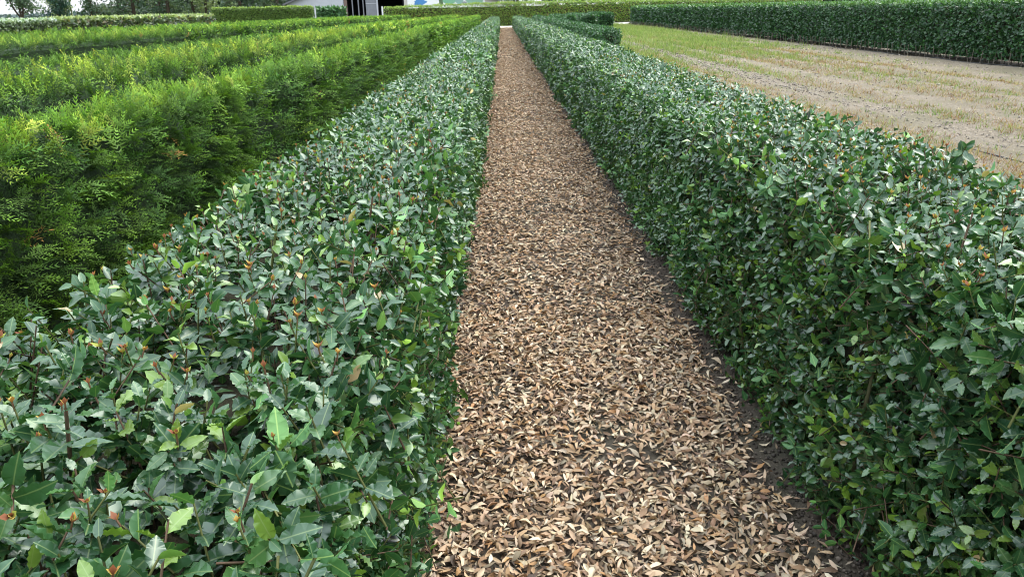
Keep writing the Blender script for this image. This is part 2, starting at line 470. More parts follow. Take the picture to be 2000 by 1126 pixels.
def make_shoots(P, n, g, up=0.6, spread=0.38, per=8, long_p=0.015):
    """clusters of leaves along short shoots; returns flat arrays for every leaf and the shoots themselves"""
    k = len(P)
    d = norm(n * g.uniform(.45, 1.0, (k, 1)) + np.array([0, 0, up]) * g.uniform(.3, 1.3, (k, 1)) + jitter_dir(g, k, spread))
    off = np.where(g.uniform(0, 1, k) < .60, g.uniform(-.045, .022, k), g.uniform(-.12, -.04, k))
    lg = (g.uniform(0, 1, k) < long_p) & (n[:, 2] > .5)
    off = np.where(lg, g.uniform(.03, .08, k), off)
    tip = P + n * off[:, None]
    a = norm(np.cross(d, np.array([.31, .77, .56])[None] + jitter_dir(g, k, .3))); b = np.cross(d, a)
    young = g.uniform(0, 1, k) < 0.08
    ph = g.uniform(0, 6.283, k)
    cidx = g.choice(6, k, p=HOLLY_W)
    out = []
    for j in range(per):
        f = j / (per - 1)
        az = ph + j * 2.399 + g.normal(0, .25, k)
        rad = a * np.cos(az)[:, None] + b * np.sin(az)[:, None]
        el = R(1) * ((46 - 46 * f) + g.normal(0, 12, k))
        A = norm(rad * np.cos(el)[:, None] + d * np.sin(el)[:, None] + np.array([0, 0, -.12]) * f)
        Nn = norm(d - A * (d * A).sum(1, keepdims=True) + jitter_dir(g, k, .22)); Nn = norm(Nn - A * (Nn * A).sum(1, keepdims=True))
        L = (.030 + .022 * min(1, f * 2.2)) * g.uniform(.78, 1.22, k)
        base = tip - d * (0.004 + 0.085 * f) [..., None] if False else tip - d * (0.004 + 0.085 * f)
        ci = np.where(g.uniform(0, 1, k) < .55, cidx, g.choice(6, k, p=HOLLY_W))
        cc = HOLLY_COLS[ci] * g.uniform(.8, 1.25, (k, 1))
        if j < 3: cc = np.where(young[:, None], np.array([.13, .22, .032]) * g.uniform(.8, 1.3, (k, 1)), cc)
        cc = cc * np.where(g.uniform(0, 1, (k, 1)) < .006, 0, 1) + np.where(cc.sum(1, keepdims=True) < 0, 0, 0)
        dead = g.uniform(0, 1, k) < .004
        cc = np.where(dead[:, None], np.array([.34, .25, .13]), np.maximum(cc, .008))
        out.append(dict(P=base, A=A, N=Nn, L=L, C=cc, off=off, sh=np.arange(k)))
    cat = {q: np.concatenate([o[q] for o in out]) for q in out[0]}
    return cat, dict(tip=tip, d=d, off=off, n=n)

# shared leaf meshes for the leaves that are objects of their own
LEAF_BANK = {}
def leaf_bank(ti, ci):
    if (ti, ci) not in LEAF_BANK:
        v, t, uv = HOLLY[0][ti]
        LEAF_BANK[(ti, ci)] = tri_mesh("leaf", v.astype(np.float32), t, np.broadcast_to(HOLLY_COLS[ci].astype(np.float32), (len(v), 3)), uv)
        LEAF_BANK[(ti, ci)].materials.append(M_holly)
    return LEAF_BANK[(ti, ci)]

def bud_template(r):
    v, t, c = [], [], []
    n = r.integers(3, 6)
    for i in range(n):
        az = 6.283 * i / n + r.uniform(-.4, .4); el = R(r.uniform(50, 84)); ln = r.uniform(.6, 1.15); w = .27
        d = Vector((math.cos(az) * math.cos(el), math.sin(az) * math.cos(el), math.sin(el))); s = Vector((-math.sin(az), math.cos(az), 0)) * w
        o = len(v); m = d * ln * .5
        v += [(0, 0, 0), tuple(m + s), tuple(d * ln + Vector((d.x, d.y, 0)) * .12), tuple(m - s)]
        t += [(o, o + 1, o + 2), (o, o + 2, o + 3)]
        q = r.choice(4, p=[.35, .3, .2, .15])
        cc = [(.38, .20, .05), (.42, .31, .08), (.22, .085, .045), (.28, .31, .06)][q]
        c += [tuple(x * .5 for x in cc)] + [cc] * 3
    tv, tt = tube([(0, 0, -.9), (0, 0, 0.05)], [.09, .10], 4)
    o = len(v); v += tv; t += [(a + o, b + o, e + o) for a, b, e in tt]; c += [(.16, .09, .05)] * len(tv)
    return np.array(v), np.array(t), np.array(c)
BUDS = [bud_template(tr) for _ in range(8)]
BUD_MESH = []
for v, t, c in BUDS:
    me = tri_mesh("bud", v, t, c.astype(np.float32), np.full((len(v), 2), .5, np.float32)); me.materials.append(M_bud); BUD_MESH.append(me)

def frame(A, N):
    return np.cross(A, N)

def holly_hedge(label, x0, x1, y0, y1, H, zb, seed, inner, bands, own_leaves=300, own_buds=40, light_top=1.0):
    """inner: the side facing the path ('xp' or 'xm')"""
    root = empty("holly_hedge", ((x0 + x1) / 2, (y0 + y1) / 2, 0))
    tag(root, label, "hedge", "clipped holly hedges beside the path")
    acc, twigs, budacc = Acc(), Acc(), Acc()
    outer = "xm" if inner == "xp" else "xp"
    leaves, buds = [], []
    for bi, (a, b, dens, sc, lod) in enumerate(bands):
        faces = [("top", 1.0), (inner, 1.22 if lod < 3 else 1.0), (outer, 0.11 if lod > 1 else .4)]
        if bi == len(bands) - 1: faces.append(("yp", .5))
        for fc, mul in faces:
            P, n, g = hedge_points(x0, x1, a, b, H, zb, fc, dens * mul / 8, seed + bi * 17, bump=.024, nz=smooth_noise(seed, 9, .4, 4.5))
            if len(P) == 0: continue
            lf, sh = make_shoots(P, n, g, up=.22 if fc != "top" else .5, long_p=.008 if lod < 2 else 0)
            lf["L"] = lf["L"] * sc
            lf["lod"] = np.where((lf["off"] < -.045) & (lod <= 2), lod + 1, lod)
            lf["P"][:, 2] = np.maximum(lf["P"][:, 2], .012)
            leaves.append(lf)
            if lod <= 1:
                m = sh["off"] > -.05
                k = m.sum(); T = sh["tip"][m]; D = sh["d"][m]
                tv, tt = tube([(0, 0, 0), (0, 1, 0)], [.02, .013], 3)
                Nn = norm(np.cross(D, np.array([.2, .5, .8]))); cc = np.where(g.uniform(0, 1, (k, 1)) < .5, np.array([[.10, .11, .035]]), np.array([[.11, .07, .045]]))
                Ls = .11 + np.maximum(sh["off"][m], 0) * 1.6; twigs.bake(tv * np.array([1, 1, 1]) if False else np.array(tv), tt, T - D * Ls[:, None], np.cross(D, Nn), D, Nn, np.full(k, .11), Ls, cc * g.uniform(.7, 1.3, (k, 1)))
            if lod <= 2 and fc == "top":
                m = (sh["off"] > -.02) & (g.uniform(0, 1, len(sh["off"])) < .42)
                if lod == 2: m &= g.uniform(0, 1, len(m)) < .5
                buds.append((sh["tip"][m] + sh["d"][m] * .008, norm(sh["d"][m] + np.array([0, 0, .8])), g.uniform(.009, .017, m.sum())))
    C = {q: np.concatenate([l[q] for l in leaves]) for q in ("P", "A", "N", "L", "C", "lod", "off")}
    g = np.random.default_rng(seed + 99)
    nL = len(C["L"]); B = frame(C["A"], C["N"]); Wd = C["L"] * g.uniform(.21, .275, nL)
    # the leaves that show largest become objects
    mid = C["P"] + C["A"] * (C["L"] * .5)[:, None]
    px, py, dp = project(mid)
    cell = 7
    ok = (px > 2) & (px < 1022) & (py > 2) & (py < 574) & (dp > .25) & (C["lod"] <= 1)
    idx = np.where(ok)[0]
    zbuf = np.full((576 // cell + 2, 1024 // cell + 2), 1e9)
    for f in (.2, .5, .8):
        x_, y_, d_ = project(C["P"][idx] + C["A"][idx] * (C["L"][idx] * f)[:, None])
        i_, j_ = np.clip(y_ / cell, 0, zbuf.shape[0] - 1).astype(int), np.clip(x_ / cell, 0, zbuf.shape[1] - 1).astype(int)
        np.minimum.at(zbuf, (i_, j_), d_)
    vis = dp[idx] <= zbuf[(py[idx] / cell).astype(int), (px[idx] / cell).astype(int)] + .012
    idx = idx[vis]
    view = norm(CAMV - mid[idx]); facing = np.abs((view * C["N"][idx]).sum(1)) * .8 + .2
    size = C["L"][idx] / dp[idx] * facing
    own = idx[np.argsort(-size)[:own_leaves]]
    isown = np.zeros(nL, bool); isown[own] = True
    for l in (0, 1, 2, 3):
        sel = np.where((C["lod"] == l) & ~isown)[0]
        tm = g.integers(0, len(HOLLY[l]), len(sel))
        for ti, (v, t, uv) in enumerate(HOLLY[l]):
            s = sel[tm == ti]
            acc.bake(v, t, C["P"][s], B[s], C["A"][s], C["N"][s], Wd[s], C["L"][s], C["C"][s], None, uv)
    acc.build("foliage", M_holly, root, "stuff")
    for i in own:
        ci = int(np.argmin(((HOLLY_COLS - C["C"][i]) ** 2).sum(1)))
        me = leaf_bank(int(g.integers(0, len(HOLLY[0]))), ci)
        b, a, n_ = B[i] * Wd[i], C["A"][i] * C["L"][i], C["N"][i] * C["L"][i]; p = C["P"][i]
        link("leaf", me, root, None, Matrix(((b[0], a[0], n_[0], p[0]), (b[1], a[1], n_[1], p[1]), (b[2], a[2], n_[2], p[2]), (0, 0, 0, 1))))
    if twigs.n: twigs.build("twigs", M_twig, root, "stuff")
    bp = np.concatenate([q[0] for q in buds]); bd = np.concatenate([q[1] for q in buds]); bs = np.concatenate([q[2] for q in buds])
    px, py, dp = project(bp)
    inn = (px > 0) & (px < 1024) & (py > 0) & (py < 576) & (dp > .25)
    order = np.argsort(np.where(inn, dp, 1e6)); ownb = order[:own_buds]
    rest = np.ones(len(bp), bool); rest[ownb] = False
    ba = norm(np.cross(bd, np.array([.9, .3, .1]))); bb = np.cross(bd, ba)
    bt = g.integers(0, len(BUDS), len(bp))
    for ti, (v, t, c) in enumerate(BUDS):
        s = rest & (bt == ti)
        budacc.bake(v, t, bp[s], ba[s], bb[s], bd[s], bs[s], bs[s], np.ones((s.sum(), 3)), c)
    if budacc.n: budacc.build("bud_tips", M_bud, root, "stuff")
    for i in ownb:
        s = bs[i]; x, y, z = ba[i] * s, bb[i] * s, bd[i] * s; p = bp[i]
        link("bud", BUD_MESH[bt[i]], root, None, Matrix(((x[0], y[0], z[0], p[0]), (x[1], y[1], z[1], p[1]), (x[2], y[2], z[2], p[2]), (0, 0, 0, 1))))
    # woody stems running up just inside the leaf surface
    s_ = 1 if inner == "xp" else -1; xf = x1 if s_ > 0 else x0
    for i in range(12):
        y = y0 + .9 + (i + g.uniform(-.4, .4)) * .7
        if y > y1: break
        h = H * g.uniform(.72, .98); xx = xf - s_ * g.uniform(.05, .09); lean = g.uniform(-.12, .12)
        pts = [(xx - s_ * .05, y, .0)] + [(xx + g.uniform(-.012, .012), y + lean * f + g.uniform(-.01, .01), h * f) for f in (.25, .5, .75, 1)]
        tv, tt = tube(pts, [.009, .007, .006, .0045, .003], 5)
        me = tri_mesh("stem", np.array(tv, np.float32), np.array(tt), np.tile(np.array([[.085, .085, .04]], np.float32), (len(tv), 1)))
        link("stem", me, root, M_twig)
    hedge_core(x0, x1, y0, y1, H, .13, .02, M_core, root)
    return root

# ------------------------------------------------------------------ the ground
def sheet(name, x0, x1, y0, y1, z, mat, nx=1, ny=1, relief=None, parent=None):
    xs = np.linspace(x0, x1, nx + 1); ys = np.linspace(y0, y1, ny + 1)
    gx, gy = np.meshgrid(xs, ys)
    gz = np.full(gx.shape, z) if relief is None else z + relief(gx, gy)
    v = np.stack([gx.ravel(), gy.ravel(), gz.ravel()], 1)
    i = np.arange(ny)[:, None] * (nx + 1) + np.arange(nx)[None]; i = i.ravel()
    t = np.concatenate([np.stack([i, i + 1, i + nx + 2], 1), np.stack([i, i + nx + 2, i + nx + 1], 1)])
    o = link(name, tri_mesh(name, v, t), parent, mat)
    return tag(o, kind="structure")

M_land = mottled("ground_soil", (0.05, 0.05, 0.03), (0.11, 0.10, 0.06), scale=3, bump=0.3, c3=(0.05, 0.085, 0.025), scale2=.12)
sheet("ground", -2500, 2500, -60, 4000, -0.05, M_land, 8, 8)
pn = smooth_noise(5, 9, .6, 6)
def soil_relief(x, y):
    edge = np.clip((x - .78) / .14, 0, 1) * np.clip((1.3 - x) / .2, 0, 1)
    return 0.010 * pn(x, y) + 0.022 * edge
sheet("soil_bed", -24, 3.25, -3, 72, 0.0, M_soil, 8, 20)
PATH = sheet("path", -.34, 1.06, -1.0, 72.3, 0.012, M_path, 22, 420, soil_relief)
sheet("concrete_road", -30, 60, 0, 1, 0.0, M_conc).matrix_world = Matrix.Translation((0, 73.4, 0.02)) @ Matrix.Rotation(R(33), 4, 'Z') @ Matrix.Diagonal((1, 4.2, 1, 1))
fn_ = smooth_noise(9, 9, .25, 2.2)
def furrow(x, y):
    z = 0.03 * fn_(x * 2, y) + 0.025 * np.cos((x - 5.6) * 6.283 / 1.25)
    z -= .055 * np.exp(-((x - 5.62) / .22) ** 2) + .045 * np.exp(-((x - 6.95) / .18) ** 2)
    return z
FIELD = sheet("field", 3.25, 30, 0, 79, 0.01, M_field, 150, 130, furrow)

# ------------------------------------------------------------------ fallen leaves on the path
DEAD_COLS = 1.07 * np.array([(.44, .315, .195), (.51, .395, .27), (.33, .215, .125), (.175, .115, .072), (.58, .49, .345), (.080, .057, .042), (.30, .25, .18), (.38, .225, .105)])
DEAD_W = np.array([.22, .20, .16, .12, .11, .07, .08, .04])
patch = smooth_noise(21, 9, .25, 1.6)
def litter():
    acc = Acc(); g = np.random.default_rng(31)
    allP = []
    for a, b, dens, sc, lod in ((-.5, 1.3, 500, 1.2, 2), (1.3, 3.8, 6200, 1.0, 0), (3.8, 11, 3600, 1.05, 2), (11, 26, 1700, 1.3, 2), (26, 71.8, 380, 2.2, 2)):
        k = int(1.30 * (b - a) * dens)
        x = g.uniform(-.30, 1.0, k); y = g.uniform(a, b, k)
        edge = .81 + .05 * np.clip((y - 3) / 5, 0, 1) + .05 * patch(y * 0 + 3, y * 1.7) + g.exponential(.035, k)
        cen = np.exp(-((x - .36 - .06 * np.sin(y * .7)) / .17) ** 2)
        bare = np.clip((patch(x * 1.2, y) - .0) * 1.9 + g.normal(0, .25, k), 0, 1) * cen
        keep = (g.uniform(0, 1, k) > bare * .86) & (x < edge) & (g.uniform(0, 1, k) < .35 + .65 * np.clip((x + .33) / .10, 0, 1))
        x, y = x[keep], y[keep]; k = len(x)
        z = .016 + soil_relief(x, y) + g.uniform(0, .020, k) * sc
        yaw = g.normal(1.25, 1.2, k)
        A = norm(np.stack([np.cos(yaw), np.sin(yaw), g.normal(0, .28, k)], 1))
        N = np.stack([g.normal(0, .42, k), g.normal(0, .42, k), np.ones(k)], 1)
        N *= np.where(g.uniform(0, 1, (k, 1)) < .4, -1, 1)
        N = norm(N - A * (N * A).sum(1, keepdims=True)); B = frame(A, N)
        L = g.triangular(.016, .037, .060, k) * sc; W = L * g.uniform(.11, .21, k)
        ci = g.choice(8, k, p=DEAD_W); C = DEAD_COLS[ci] * g.uniform(.78, 1.2, (k, 1)) * (1 + g.normal(0, .025, (k, 3)))
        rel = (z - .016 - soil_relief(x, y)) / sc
        C = C * np.where(rel < .008, .55, 1.0)[:, None]           # the lower layer is coloured darker
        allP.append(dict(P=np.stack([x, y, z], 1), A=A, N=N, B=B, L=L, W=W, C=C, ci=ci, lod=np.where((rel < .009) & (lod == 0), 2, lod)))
    C = {q: np.concatenate([l[q] for l in allP]) for q in allP[0]}
    px, py, dp = project(C["P"])
    hid = (C["P"][:, 0] < -.18)
    score = np.where((px > 4) & (px < 1020) & (py > 4) & (py < 572) & ~hid & (np.abs(C["N"][:, 2]) > .8), C["L"] / dp + (C["P"][:, 2] - soil_relief(C["P"][:, 0], C["P"][:, 1])) * 1.2, 0)
    own = np.argsort(-score)[:300]; iso = np.zeros(len(px), bool); iso[own] = True
    tm = g.integers(0, 9, len(px))
    for l in (0, 1, 2):
        for ti, (v, t) in enumerate(DEAD[l]):
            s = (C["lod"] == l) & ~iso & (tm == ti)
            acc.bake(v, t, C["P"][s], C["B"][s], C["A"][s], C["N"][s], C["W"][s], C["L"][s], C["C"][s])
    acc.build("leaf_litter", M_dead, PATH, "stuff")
    bank = {}
    for i in own:
        key = (int(tm[i]), int(C["ci"][i]))
        if key not in bank:
            v, t = DEAD[0][key[0]]
            bank[key] = tri_mesh("fallen_leaf", v.astype(np.float32), t, np.broadcast_to(DEAD_COLS[key[1]].astype(np.float32), (len(v), 3)), np.full((len(v), 2), .5, np.float32)); bank[key].materials.append(M_dead)
        b, a, n_ = C["B"][i] * C["W"][i], C["A"][i] * C["L"][i], C["N"][i] * C["L"][i]; p = C["P"][i]
        link("fallen_leaf", bank[key], PATH, None, Matrix(((b[0], a[0], n_[0], p[0]), (b[1], a[1], n_[1], p[1]), (b[2], a[2], n_[2], p[2]), (0, 0, 0, 1))))
litter()

def crumbs(name, parent, mat, x, y, z, size, cols, seed):
    g = np.random.default_rng(seed); k = len(x); acc = Acc()
    v = np.array([(1, 0, 0), (-1, 0, 0), (0, 1, 0), (0, -1, 0), (0, 0, 1), (0, 0, -.6)]) * 1.0
    t = [(0, 2, 4), (2, 1, 4), (1, 3, 4), (3, 0, 4), (2, 0, 5), (1, 2, 5), (3, 1, 5), (0, 3, 5)]
    for q in range(5):
        s = np.arange(k) % 5 == q; n = s.sum(); yaw = g.uniform(0, 6.283, n)
        A = np.stack([np.cos(yaw), np.sin(yaw), g.normal(0, .2, n)], 1); A = norm(A); N = np.tile(np.array([[0, 0, 1.0]]), (n, 1)); N = norm(N - A * (N * A).sum(1, keepdims=True))
        c = np.array(cols)[g.integers(0, len(cols), n)] * g.uniform(.7, 1.3, (n, 1))
        acc.bake(v * g.uniform(.6, 1.15, v.shape), t, np.stack([x, y, z], 1)[s], frame(A, N), A, N, size[s], size[s], c)
    return acc.build(name, mat, parent, "stuff")
g = np.random.default_rng(55)
y = 1.5 + 11 * g.uniform(0, 1, 5200) ** 1.7; x = g.triangular(.70, .92, 1.05, 5200)
m2 = g.uniform(0, 1, 5200) < .25; x = np.where(m2, g.uniform(-.2, .8, 5200), x)
crumbs("soil_crumbs", PATH, M_twig, x, y, .014 + soil_relief(x, y), g.triangular(.0025, .004, .013, 5200) * np.clip(y / 4, 1, 2), [(.055, .045, .036), (.085, .07, .056), (.12, .10, .08), (.035, .03, .025)], 56)

# thin dead twigs lying on the path and the bare soil
g = np.random.default_rng(77)
for i in range(34):
    y = 1.75 + 5.5 * g.uniform() ** 1.6; x = g.uniform(-.12, 1.0); yaw = g.uniform(0, 3.14); ln = g.uniform(.05, .17)
    z = .035 + float(soil_relief(np.array(x), np.array(y)))
    pts = [(x + math.cos(yaw) * ln * f + g.uniform(-.006, .006), y + math.sin(yaw) * ln * f + g.uniform(-.006, .006), z + g.uniform(-.004, .006)) for f in (0, .35, .7, 1)]
    tv, tt = tube(pts, [.0024, .0022, .0018, .001], 4)
    c = [(.12, .08, .05), (.22, .16, .10), (.06, .045, .035)][i % 3]
    link("twig", tri_mesh("twig", np.array(tv, np.float32), np.array(tt), np.tile(np.array([c], np.float32), (len(tv), 1))), PATH, M_twig)

# ------------------------------------------------------------------ the two holly hedges beside the path
BANDS = [(-.35, .2, 1500, 1.3, 2), (.2, 1.15, 5800, .98, 0), (1.15, 3.4, 6000, .84, 1), (3.4, 9, 4700, .86, 2), (9, 22, 1700, 1.28, 3), (22, 68.5, 560, 2.0, 3)]
holly_hedge("glossy dark green holly hedge running along the left edge of the leaf-covered path", -.93, -.22, -.35, 68.5, .98, .04, 101, "xp", BANDS)
BANDS_R = [(.2, .9, 1500, 1.3, 2), (.9, 1.6, 5600, .95, 0), (1.6, 3.8, 6000, .85, 1), (3.8, 9, 4700, .86, 2), (9, 22, 1700, 1.28, 3), (22, 68.5, 560, 2.0, 3)]
holly_hedge("glossy dark green holly hedge between the leaf-covered path and the dry field", .905, 1.65, .2, 68.5, .995, .05, 202, "xm", BANDS_R)

# ------------------------------------------------------------------ further clipped hedges of small leaves
def leafy(label, name, x0, x1, y0, y1, H, zb, faces, dens, L, cols, w, seed, mat, inset=.12, bump=.03, skew=0.0, top_cols=None, rot=None, stems=None, group=None, lod=3, wr=.3, up=.5, grow=0.0):
    root = empty(name, ((x0 + x1) / 2, (y0 + y1) / 2, 0))
    tag(root, label, "hedge", group)
    acc = Acc(); cols = np.array(cols); w = np.array(w) / np.sum(w)
    ybands = [(y0, y1)] if y1 - y0 < 22 else [(a, min(a + 12, y1)) for a in np.arange(y0, y1, 12)]
    for a, b in ybands:
        far = max(1.0, (a + b) / 2 / 30) if rot is None else 1.0
        for fc, mul in faces:
            if fc == "ym" and a > y0 + .1: continue
            if fc == "yp" and b < y1 - .1: continue
            P, n, g = hedge_points(x0, x1, a, b, H, zb, fc, dens * mul / far ** 1.5, seed + int(a * 3), bump=bump, skew=skew, nz=smooth_noise(seed, 8, .3, 3))
            k = len(P)
            if not k: continue
            A = norm(n * g.uniform(-.1, .8, (k, 1)) + jitter_dir(g, k, .6) + np.array([0, 0, up * .5]))
            N = norm(n * .8 + np.array([0, 0, up]) + jitter_dir(g, k, .45)); N = norm(N - A * (N * A).sum(1, keepdims=True))
            Ls = L * g.uniform(.7, 1.35, k) * far
            P = P + n * g.uniform(-.09, .025 + grow, (k, 1))
            cc = cols[g.choice(len(cols), k, p=w)]
            if top_cols is not None and fc == "top":
                tcs = np.array(top_cols); cc = tcs[g.integers(0, len(tcs), k)]
            cc = cc * g.uniform(.7, 1.35, (k, 1))
            acc_t = HOLLY[lod][seed % len(HOLLY[lod])]
            tm = g.integers(0, len(HOLLY[lod]), k)
            for ti, (v, t, uv) in enumerate(HOLLY[lod]):
                s = tm == ti
                acc.bake(v, t, P[s], frame(A[s], N[s]), A[s], N[s], Ls[s] * wr, Ls[s], cc[s])
    fo = acc.build("foliage", mat, root, "stuff")
    co = hedge_core(x0, x1, y0, y1, H, inset, max(zb, .02), M_core, root, skew)
    if stems:
        sa = Acc(); g = np.random.default_rng(seed + 5)
        for y in np.arange(y0 + .1, y1, stems):
            for xx in (x0 + .10, (x0 + x1) / 2):
                yy = y + g.uniform(-.12, .12); h = zb + .2
                tv, tt = tube([(xx + g.uniform(-.05, .05), yy, 0), (xx + g.uniform(-.05, .05), yy + g.uniform(-.05, .05), h)], [.013, .010], 4)
                sa.raw(tv, tt, (.13, .11, .085))
        sa.build("stems", M_twig, root, "stuff")
    if rot is not None:
        root.matrix_world = rot @ Matrix.Translation(root.location) if False else rot
        for ch in root.children: ch.matrix_parent_inverse = Matrix.Identity(4)
    return root

DK = [(.024, .072, .028), (.034, .094, .034), (.048, .12, .038), (.062, .14, .042)]
PALE_TOP = [(.032, .088, .032), (.045, .11, .036), (.028, .075, .031)]
leafy("short narrow holly hedge starting behind the near right hedge, its square end toward the field", "holly_hedge", 2.50, 2.92, 20, 66, .98, .06, [("top", 1), ("xm", 1), ("ym", 1.2), ("xp", .5)], 1350, .062, DK, [4, 3, 2, 1], 303, M_far, top_cols=PALE_TOP)
leafy("low holly hedge, first of three short ones by the concrete road", "holly_hedge", 4.1, 4.7, 52, 70, .98, .05, [("top", 1), ("xm", 1), ("ym", 1), ("xp", .5)], 1400, .08, DK, [4, 3, 2, 1], 313, M_far, top_cols=PALE_TOP)
leafy("low holly hedge, middle of three short ones by the concrete road", "holly_hedge", 5.6, 6.4, 56, 71, 1.02, .05, [("top", 1), ("xm", 1), ("ym", 1), ("xp", .5)], 1400, .08, DK, [4, 3, 2, 1], 323, M_far, top_cols=PALE_TOP)
leafy("low holly hedge ending beside the bare field corner, last of three short ones", "holly_hedge", 7.6, 8.6, 63, 73, 1.05, .05, [("top", 1), ("xm", 1), ("ym", 1), ("xp", .5)], 1400, .08, DK, [4, 3, 2, 1], 333, M_far, top_cols=PALE_TOP)
leafy("tall dark green clipped hedge along the far side of the dry field", "tall_hedge", 12.1, 13.1, 9, 79, 1.50, .13, [("top", 1.2), ("xm", 1.6), ("yp", .5), ("ym", .5), ("xp", .3)], 520, .088, [(.016, .052, .020), (.024, .074, .025), (.036, .098, .030), (.05, .125, .035)], [4, 4, 2, .6], 404, M_far, skew=.006, top_cols=[(.07, .15, .04), (.09, .18, .05), (.05, .12, .035)], stems=.33, inset=.14, grow=.02)

# ------------------------------------------------------------------ yew rows
def yew_row(label, x0, x1, y0, y1, H, seed, dens, size=.13, shag=.03, skew=0.0, top_tint=1.0, near_lod=0, front=1.0, name="yew_hedge", flat=False):
    root = empty(name, ((x0 + x1) / 2, (y0 + y1) / 2, 0))
    tag(root, label, "hedge", "rows of clipped yew")
    acc = Acc()
    nzc = smooth_noise(seed + 7, 8, .3, 2.0)
    cl1 = smooth_noise(seed + 3, 9, 2.0, 6.0); cl2 = smooth_noise(seed, 6, .3, 1.5)
    clump = lambda q, y: .75 * cl1(q, y) + .45 * cl2(q, y)
    for a, b, dm, sc, lod in ((y0, 5.6, 1.0, 1.0, 0), (5.6, 20, .62, 1.15, 1), (20, 45, .36, 1.5, 2), (45, y1, .22, 1.9, 2)):
        a = max(a, y0); b = min(b, y1)
        if b <= a: continue
        lod = max(lod, near_lod)
        for fc, mul in (("top", 1.15), ("xp", front), ("xm", .08), ("yp", .5)):
            if fc == "yp" and b < y1 - .1: continue
            P, n, g = hedge_points(x0, x1, a, b, H, .05, fc, dens * dm * mul, seed + int(a * 7), bump=.036 if not flat else .02, skew=skew, rad=.06, nz=clump)
            k = len(P)
            if not k: continue
            up = g.uniform(.2, .9, (k, 1)) if fc != "top" else g.uniform(.3, 1.2, (k, 1))
            if flat: up = up * .3
            A = norm(n * g.uniform(.5, 1.0, (k, 1)) * (1 if fc != "top" else .5) + np.array([0, 0, 1.0]) * up * (.6 if fc != "top" else 1) + jitter_dir(g, k, .27))
            N = norm(np.array([0, 0, 1.0]) + n * .7 + jitter_dir(g, k, .30)); N = norm(N - A * (N * A).sum(1, keepdims=True))
            L = size * g.uniform(.65, 1.3, k) * sc
            depth = np.where(g.uniform(0, 1, k) < .52, g.uniform(-.03, .02, k), g.uniform(-.12, -.05, k))
            tall = (fc == "top") * (g.uniform(0, 1, k) < .5) * g.uniform(0, shag, k)
            P = P + n * (depth + tall)[:, None] - A * (L * .85)[:, None]
            z = P[:, 2] / H
            newg_shade = np.clip((z - .90) / .10, 0, 1) * .55 + .16 * nzc(P[:, 0] * 2, P[:, 1]) + g.normal(0, .17, k) + (.30 if fc == "top" else .14)  # yellow new growth, plus painted contrast: lighter tops, darker sides
            inner = depth < -.035  # inner sprays get a darker colour, painting the shade of the gaps
            newg_shade = np.clip((np.where(inner, newg_shade - .45, newg_shade + .10) - (0 if fc == "top" else .06)) * top_tint, 0, 1)[:, None]
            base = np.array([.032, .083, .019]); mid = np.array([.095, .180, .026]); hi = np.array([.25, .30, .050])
            ck = 1 + .35 * np.clip(cl1(P[:, 0] + P[:, 2] * 1.3, P[:, 1]), -1, 1)[:, None]  # clumps standing out tinted lighter, hollows darker: shade put into the colour
            cc = ck * np.where(newg_shade < .5, base + (mid - base) * newg_shade * 2, mid + (hi - mid) * (newg_shade - .5) * 2) * g.uniform(.75, 1.25, (k, 1)) * np.where(inner, .6, 1.12)[:, None]
            brown = g.uniform(0, 1, k) < .0025
            cc = np.where(brown[:, None], np.array([.30, .17, .07]), cc)
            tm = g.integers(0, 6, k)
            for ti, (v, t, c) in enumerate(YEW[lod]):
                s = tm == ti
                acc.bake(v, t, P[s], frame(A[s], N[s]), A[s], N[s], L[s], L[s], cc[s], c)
    acc.build("foliage", M_yew, root, "stuff")
    hedge_core(x0, x1, y0, y1, H, .15, .02, M_core2, root, skew)
    return root

yew_row("nearest bright green yew hedge, clipped flat, directly behind the left holly hedge", -2.26, -1.78, 1.2, 67, 1.09, 501, 470, size=.16, shag=.03)
yew_row("shaggy yellow-green yew row, second back from the left holly hedge", -4.25, -3.33, 3.0, 67, 1.06, 521, 340, size=.16, shag=.12, top_tint=1.05, near_lod=1)
yew_row("flat-topped low yew row, third back from the left holly hedge", -6.8, -5.6, 6, 67, 1.0, 541, 180, size=.12, shag=.0, near_lod=1, flat=True, top_tint=.5)
yew_row("broad green yew row, fourth back from the left holly hedge", -8.7, -7.7, 8, 69, 1.17, 561, 220, size=.15, shag=.08, near_lod=1)
yew_row("green yew row, fifth back, nearly hidden behind the broad fourth one", -10.4, -9.5, 10, 70, 1.16, 581, 170, size=.15, shag=.06, near_lod=1, front=.6, top_tint=.9)
yew_row("last green yew row at the back, against the pale silvery hedges", -12.1, -11.2, 13, 71, 1.17, 601, 150, size=.15, shag=.06, near_lod=1, front=.6, top_tint=.85)

